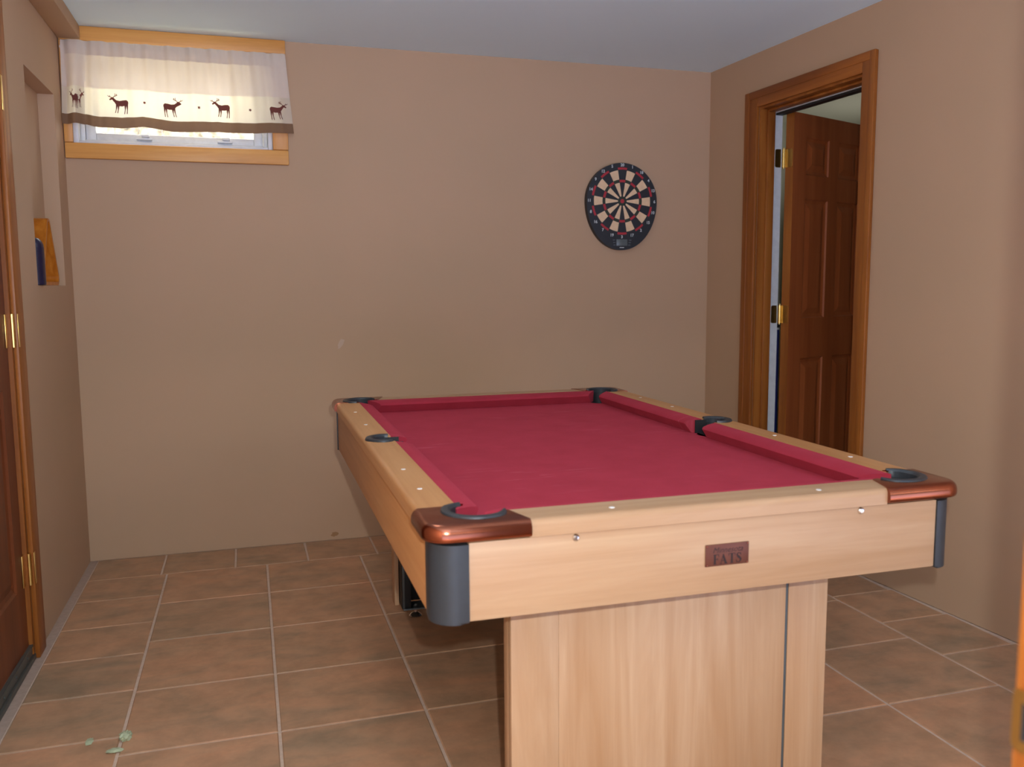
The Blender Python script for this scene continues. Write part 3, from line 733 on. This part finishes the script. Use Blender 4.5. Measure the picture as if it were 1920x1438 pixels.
# cushions: profile swept between two mitred ends
def cushion(p0, p1, inward, c0, c1):
    """p0,p1 on the wooden edge; inward = unit vector to the bed; c0,c1 cut-back at each end of the nose"""
    p0, p1, nrm = Vector(p0), Vector(p1), Vector(inward); d = (p1-p0).normalized()
    D = NO-WI
    prof = [(-0.004, ZT-0.002), (0.0, ZT-0.0005), (D*0.55, ZT-0.004), (D*0.92, ZT-0.009), (D, ZT-0.015), (D*0.94, ZT-0.020), (D*0.60, 0.7572), (-0.004, 0.7572)]
    bm = bmesh.new(); rings = []
    for base, cut, sg in ((p0, c0, 1), (p1, c1, -1)):
        rings.append([bm.verts.new((base.x+nrm.x*u+d.x*sg*cut*max(0, u)/D, base.y+nrm.y*u+d.y*sg*cut*max(0, u)/D, z)) for u, z in prof])
    n = len(prof)
    for k in range(n): bm.faces.new((rings[0][k], rings[0][(k+1) % n], rings[1][(k+1) % n], rings[1][k]))
    bm.faces.new(rings[0][::-1]); bm.faces.new(rings[1])
    return link('cushion', bm, M_FELT, T, True, 50)
cs, sp = 0.108, 0.0405
cushion((cs, WI), (TW-cs, WI), (0, 1), 0.040, 0.040)
cushion((cs, TL-WI), (TW-cs, TL-WI), (0, -1), 0.040, 0.040)
for u, inn in ((WI, 1), (TW-WI, -1)):
    cushion((u, cs), (u, TL/2-sp), (inn, 0), 0.040, 0.012)
    cushion((u, TL/2+sp), (u, TL-cs), (inn, 0), 0.012, 0.040)
# wooden top rails
OV = 0.008
CL, CV = 0.172, 0.124                  # casting reach along the end and along the side
def rail(name, pts, outer, mat):
    bm = bmesh.new(); prism(bm, pts, ZR, ZT, bevtop=0.012, seg=4, which=outer); return link(name, bm, mat, T)
rail('end_rail', [(CL, -OV), (TW-CL, -OV), (TW-CL+0.03, WI), (CL-0.03, WI)], lambda c: c.y < -OV+1e-4, M_MAPLE_X)
rail('end_rail', [(CL, TL+OV), (CL-0.03, TL-WI), (TW-CL+0.03, TL-WI), (TW-CL, TL+OV)], lambda c: c.y > TL+OV-1e-4, M_MAPLE_X)
sa = math.degrees(math.acos((WI-SPU)/(SPR+0.002)))
rail('side_rail', [(-OV, CV), (WI, CV)]+arc(SPU, TL/2, SPR+0.002, -sa, -360+sa, 16)+[(WI, TL-CV), (-OV, TL-CV)], lambda c: c.x < -OV+1e-4, M_MAPLE_Y)
rail('side_rail', [(TW+OV, CV), (TW+OV, TL-CV), (TW-WI, TL-CV)]+arc(TW-SPU, TL/2, SPR+0.002, 180-sa, -180+sa, 16)+[(TW-WI, CV)], lambda c: c.x > TW+OV-1e-4, M_MAPLE_Y)
# copper corner castings, each wrapping a pocket
def casting(fu, fv):
    O, r, ca = 0.017, 0.045, 0.0
    outline = [((CL, -O), (0, -1)), ((CL*0.6, -O), (0, -1))]
    outline += [((-O+r-r*math.cos(math.radians(a)), -O+r-r*math.sin(math.radians(a))), (-math.cos(math.radians(a)), -math.sin(math.radians(a)))) for a in range(90, -1, -9)]
    outline += [((-O, CV*0.7), (-1, 0)), ((-O, CV), (-1, 0))]
    zb, zt = ZR+0.003, ZT+0.002
    prof = [(0.010, zb), (0.004, zb+0.0006), (0.001, zb+0.003), (0.0, zb+0.007), (0.0, zb+0.013), (0.0006, zb+0.018), (0.0022, zb+0.0225), (0.0050, zb+0.0265), (0.0085, zb+0.0292), (0.0125, zt)]
    cu = CU(fu, fv); inner = arc(cu, CC, PR+0.002, -256, -14, 18)
    inner = [(WI-0.004, CV)]+inner+[(max(CL-0.024, cu+PR+0.006), WI-0.004)]
    def M_(x, y, z): return ((TW-x) if fu else x, (TL-y) if fv else y, z)
    bm = bmesh.new(); rings = []
    for d, z in prof: rings.append([bm.verts.new(M_(p[0]-n[0]*d, p[1]-n[1]*d, z)) for p, n in outline])
    for A, Bq in zip(rings, rings[1:]):
        for k in range(len(outline)-1): bm.faces.new((A[k], A[k+1], Bq[k+1], Bq[k]))
    it = [bm.verts.new(M_(x, y, zt)) for x, y in inner]; ib = [bm.verts.new(M_(x, y, zb)) for x, y in inner]
    bm.faces.new(rings[-1]+it); bm.faces.new((rings[0]+ib)[::-1])
    for k in range(len(inner)-1): bm.faces.new((it[k], it[k+1], ib[k+1], ib[k]))
    bm.faces.new([R[-1] for R in rings]+[it[0], ib[0]]); bm.faces.new([R[0] for R in rings][::-1]+[ib[-1], it[-1]])
    return link('corner_casting', bm, M_COPPER, T, True, 50)
castings = [casting(a, b) for a in (0, 1) for b in (0, 1)]
# pocket cups and the rims lying on top
def cup(cu, cv, r, a0, a1, name='pocket_cup', parent=T):
    bm = bmesh.new()
    lathe(bm, [(r, ZT-0.004), (r, 0.72), (r*0.9, 0.66), (0.0, 0.655)], (cu, cv, 0), 'z', 20)
    lathe(bm, [(r+0.0015, ZT-0.004), (r+0.0015, 0.72), (r*0.9+0.002, 0.658), (0.0, 0.653)], (cu, cv, 0), 'z', 20)
    # the front of the cup drops away towards the bed
    dirn = Vector((math.cos(math.radians((a0+a1)/2+180)), math.sin(math.radians((a0+a1)/2+180)), 0))
    kill = [f for f in bm.faces if (f.calc_center_median()-Vector((cu, cv, 0))).to_2d().dot(dirn.to_2d()) > r*0.30 and f.calc_center_median().z > 0.72]
    bmesh.ops.delete(bm, geom=kill, context='FACES')
    c = link(name, bm, M_BLACKDK, parent)
    bm = bmesh.new(); n = 22; rings = []
    prof = [(r-0.002, ZT-0.012), (r-0.003, ZT+0.001), (r+0.001, ZT+0.0055), (r+0.008, ZT+0.0065), (r+0.014, ZT+0.005), (r+0.0165, ZT+0.0005), (r+0.0165, ZT-0.001)]
    for k in range(n+1):
        a = math.radians(a0+(a1-a0)*k/n); tp = min(1, 0.45+min(k, n-k)*0.2)
        rings.append([bm.verts.new((cu+(r-0.002+(q-r+0.002)*tp)*math.cos(a), cv+(r-0.002+(q-r+0.002)*tp)*math.sin(a), z)) for q, z in prof])
    for A, Bq in zip(rings, rings[1:]):
        for k in range(len(prof)-1): bm.faces.new((A[k], A[k+1], Bq[k+1], Bq[k]))
    bm.faces.new(rings[0]); bm.faces.new(rings[-1][::-1])
    link('pocket_rim', bm, M_BLACK, c)
for cu_, cv_, su, sv in corners:
    mid = math.degrees(math.atan2(-sv, -su)); cup(cu_, cv_, PR, mid-112, mid+112)
cup(SPU, TL/2, SPR, 180-105, 180+105); cup(TW-SPU, TL/2, SPR, -105, 105)
for u0, u1 in ((WI-0.016, WI+0.022), (TW-WI-0.022, TW-WI+0.016)):
    for s_ in (-1, 1):
        bm = bmesh.new(); box(bm, u0, u1, TL/2+s_*0.0375-0.0015, TL/2+s_*0.0375+0.0015, 0.745, ZT-0.003)
        link('pocket_throat', bm, M_BLACKDK, T)
# cabinet aprons
CR = 0.062
bm = bmesh.new(); box(bm, CR, TW-CR+0.018, 0.0, 0.022, ZB, ZR-0.0025, bev=0.001); front_apron = link('end_apron', bm, M_MAPLE_X, T)
bm = bmesh.new(); box(bm, CR, TW-CR, TL-0.022, TL, ZB, ZR-0.0025, bev=0.001); link('end_apron', bm, M_MAPLE_X, T)
bm = bmesh.new(); box(bm, 0.0, 0.022, CR, TL-CR, ZB, ZR-0.0025, bev=0.001); link('side_apron', bm, M_MAPLE_Y, T)
bm = bmesh.new(); box(bm, TW-0.022, TW, CR, TL-CR, ZB, ZR-0.0025, bev=0.001); link('side_apron', bm, M_MAPLE_Y, T)
bm = bmesh.new(); box(bm, 0.023, TW-0.023, 0.023, TL-0.023, ZB+0.004, 0.654, bev=0.001); link('cabinet_floor', bm, M_BLACKDK, T)
for fu in (0, 1):
    for fv in (0, 1):
        r = CR-0.003; O = 0.003
        if fu and not fv: pts = [(CR-0.0185, -O), (CR-0.0185, 0.02)]; 
        else: pts = [(CR-0.0005, -O), (CR-0.0005, 0.02)]
        pts += [(0.02, CR-0.0005), (-O, CR-0.0005)]
        rr = 0.048 if not (fu and not fv) else 0.040
        pts += [(-O+rr-rr*math.cos(math.radians(a)), -O+rr-rr*math.sin(math.radians(a))) for a in range(0, 91, 9)]
        P = [((TW-x) if fu else x, (TL-y) if fv else y) for x, y in pts][::-1]
        if fu != fv: P = P[::-1]
        bm = bmesh.new(); prism(bm, P, ZB-0.004, ZR-0.0045)
        es = [e for e in bm.edges if all(abs(v.co.z-(ZB-0.004)) < 1e-5 for v in e.verts)]
        bmesh.ops.bevel(bm, geom=es, offset=0.006, segments=3, affect='EDGES', profile=0.5)
        link('corner_cover', bm, M_BLACK, T, True, 40)
# bolts on the front apron, sights on the rails
for u in (0.259, 0.865):
    bm = bmesh.new(); lathe(bm, [(0.0, -0.006), (0.004, -0.0055), (0.0065, -0.003), (0.007, 0.0)], (u, -0.0002, ZR-0.010), 'y', 16); link('bolt', bm, M_CHROME, T)
sights = [(0.34, 0.026), (0.785, 0.026), (0.030, 0.483), (0.030, 0.285), (0.030, 1.15), (0.030, 1.42), (TW-0.030, 0.288), (TW-0.030, 0.60), (TW-0.030, 1.20), (TW-0.030, 1.45)]
for u, v in sights:
    bm = bmesh.new(); lathe(bm, [(0.0, ZT+0.0008), (0.0052, ZT+0.0008), (0.0058, ZT-0.0004)], (u, v, 0), 'z', 14); link('sight', bm, M_SIGHT, T)
# name plate: copper plate, script line over four block letters
np_ = bmesh.new(); box(np_, 0.519, 0.612, -0.003, -0.0003, 0.677, 0.7195, bev=0.0012); plate = link('name_plate', np_, M_COPPERDK, T)
bm = bmesh.new(); text_mesh(bm, 'Minnesota', 0.0155, 0.566, 0.7075, -0.0033, 0.35); link('script_line', bm, M_ENGRAVE, plate, False)
def letters(bm, x0, z0, h, y):
    def poly(p): bm.faces.new([bm.verts.new((x0+a*h, y, z0+b*h)) for a, b in p])
    def rect(a, b, c, d): poly([(a, c), (b, c), (b, d), (a, d)])
    # F
    rect(0.06, 0.28, 0.06, 0.94); rect(0.0, 0.36, 0, 0.06); rect(0.0, 0.62, 0.94, 1.0); poly([(0.52, 0.94), (0.62, 0.94), (0.62, 0.72), (0.58, 0.72)]); rect(0.28, 0.46, 0.48, 0.56); rect(0.46, 0.51, 0.38, 0.66)
    # A
    o = 0.70
    poly([(o+0.36, 1.0), (o+0.44, 1.0), (o+0.80, 0.06), (o+0.56, 0.06), (o+0.30, 0.80)]); poly([(o+0.36, 1.0), (o+0.42, 0.94), (o+0.16, 0.06), (o+0.09, 0.06)])
    rect(o+0.0, o+0.26, 0, 0.06); rect(o+0.48, o+0.88, 0, 0.06); rect(o+0.20, o+0.52, 0.30, 0.36)
    # T
    o = 1.66
    rect(o+0.26, o+0.48, 0.06, 0.94); rect(o+0.18, o+0.56, 0, 0.06); rect(o, o+0.74, 0.94, 1.0); poly([(o, 0.94), (o+0.08, 0.94), (o+0.03, 0.70), (o, 0.70)]); poly([(o+0.66, 0.94), (o+0.74, 0.94), (o+0.74, 0.70), (o+0.71, 0.70)])
    # S
    o = 2.50
    pts = [(0.50, 0.78), (0.42, 0.93), (0.26, 0.96), (0.12, 0.86), (0.12, 0.70), (0.28, 0.56), (0.46, 0.42), (0.52, 0.26), (0.42, 0.08), (0.24, 0.03), (0.08, 0.10), (0.04, 0.26)]
    wd = [0.03, 0.03, 0.04, 0.06, 0.09, 0.12, 0.12, 0.09, 0.06, 0.04, 0.03, 0.03]
    for k in range(len(pts)-1):
        (a, b), (c, d) = pts[k], pts[k+1]; L = math.hypot(c-a, d-b); nx, ny = -(d-b)/L, (c-a)/L
        poly([(o+a-nx*wd[k], b-ny*wd[k]), (o+c-nx*wd[k+1], d-ny*wd[k+1]), (o+c+nx*wd[k+1], d+ny*wd[k+1]), (o+a+nx*wd[k], b+ny*wd[k])])
    rect(o+0.48, o+0.53, 0.70, 1.0); rect(o+0.02, o+0.07, 0.0, 0.32)
bm = bmesh.new(); letters(bm, 0.5355, 0.6805, 0.0195, -0.0033); link('block_letters', bm, M_ENGRAVE, plate, False)
for u in (0.5225, 0.6085):
    for z in (0.680, 0.7165):
        bm = bmesh.new(); lathe(bm, [(0.0, -0.0042), (0.0014, -0.0038), (0.0016, -0.003)], (u, 0, z), 'y', 8); link('plate_pin', bm, M_COPPER, plate)
# pedestals: three-board maple face with short returns over a black steel frame, standing on levelling feet
def pedestal(v0, sg):
    V = lambda v: v0+sg*v
    def bx(bm, u0, u1, a, b, z0, z1, bev=0.0008): box(bm, u0, u1, min(V(a), V(b)), max(V(a), V(b)), z0, z1, bev=bev)
    P0, P1 = 0.182, 0.912
    bm = bmesh.new(); bx(bm, P0+0.1005, 0.806, 0.0, 0.018, 0.04, 0.598)
    p = link('pedestal', bm, M_MAPLE_Z, T)
    bm = bmesh.new(); bx(bm, P0, P0+0.100, -0.0006, 0.018, 0.04, 0.598); bx(bm, P0, P0+0.016, 0.018, 0.05, 0.04, 0.598); link('side_board', bm, M_MAPLE_Z, p)
    bm = bmesh.new(); bx(bm, 0.813, P1, 0.0, 0.018, 0.04, 0.598); bx(bm, P1-0.016, P1, 0.018, 0.05, 0.04, 0.598); link('side_board', bm, M_MAPLE_Z, p)
    bm = bmesh.new(); bx(bm, 0.8066, 0.8124, 0.001, 0.018, 0.04, 0.598, 0.0005); link('seam_strip', bm, M_SEAM, p)
    bm = bmesh.new(); bx(bm, P0+0.02, P1-0.02, 0.020, 0.028, 0.045, ZB+0.003); bx(bm, P0+0.018, P0+0.05, 0.028, 0.11, 0.045, ZB+0.003); bx(bm, P1-0.05, P1-0.018, 0.028, 0.11, 0.045, ZB+0.003)
    link('steel_frame', bm, M_BLACKDK, p)
    for u in (P0+0.072, P1-0.072):
        bm = bmesh.new(); lathe(bm, [(0.0, 0.0006), (0.022, 0.0006), (0.024, 0.006), (0.016, 0.014), (0.006, 0.018), (0.006, 0.05)], (u, V(0.075), 0), 'z', 16)
        link('levelling_foot', bm, M_CHROME, p)
        bm = bmesh.new(); bx(bm, u-0.050, u+0.034, 0.040, 0.115, 0.040, 0.046); bx(bm, u-0.052, u-0.044, 0.052, 0.112, 0.046, 0.30); link('bracket', bm, M_GREYMET, p)
pedestal(0.155, 1); pedestal(TL-0.070, -1)

# ------------------------------------------------------------------ scraps on the floor
def scrap(name, x, y, sx_, sy_, hgt, seed, mat, label):
    rg = random.Random(seed); bm = bmesh.new()
    bmesh.ops.create_icosphere(bm, subdivisions=3, radius=1.0)
    for v in bm.verts:
        k = 1+rg.uniform(-0.25, 0.2)
        v.co = Vector((v.co.x*sx_*k, v.co.y*sy_*k, max(0.0, v.co.z*hgt*k+hgt*0.5)))
    o = link(name, bm, mat); o.location = (x, y, 0.0004); return tag(o, label, 'scrap', 'pale green scraps on the floor')
M_SCRAP = plain('pale_green_paper', rgb(176, 184, 150), 0.7, var=0.15)
scrap('paper_scrap', 0.352, -1.708, 0.016, 0.022, 0.012, 1, M_SCRAP, 'crumpled pale green scrap on the tile joint at bottom left, tallest of three')
scrap('paper_scrap', 0.333, -1.770, 0.020, 0.012, 0.004, 2, M_SCRAP, 'flat pale green scrap just in front of the tallest crumpled scrap')
scrap('paper_scrap', 0.262, -1.700, 0.010, 0.018, 0.003, 3, M_SCRAP, 'small pale green scrap nearest the left-hand door')
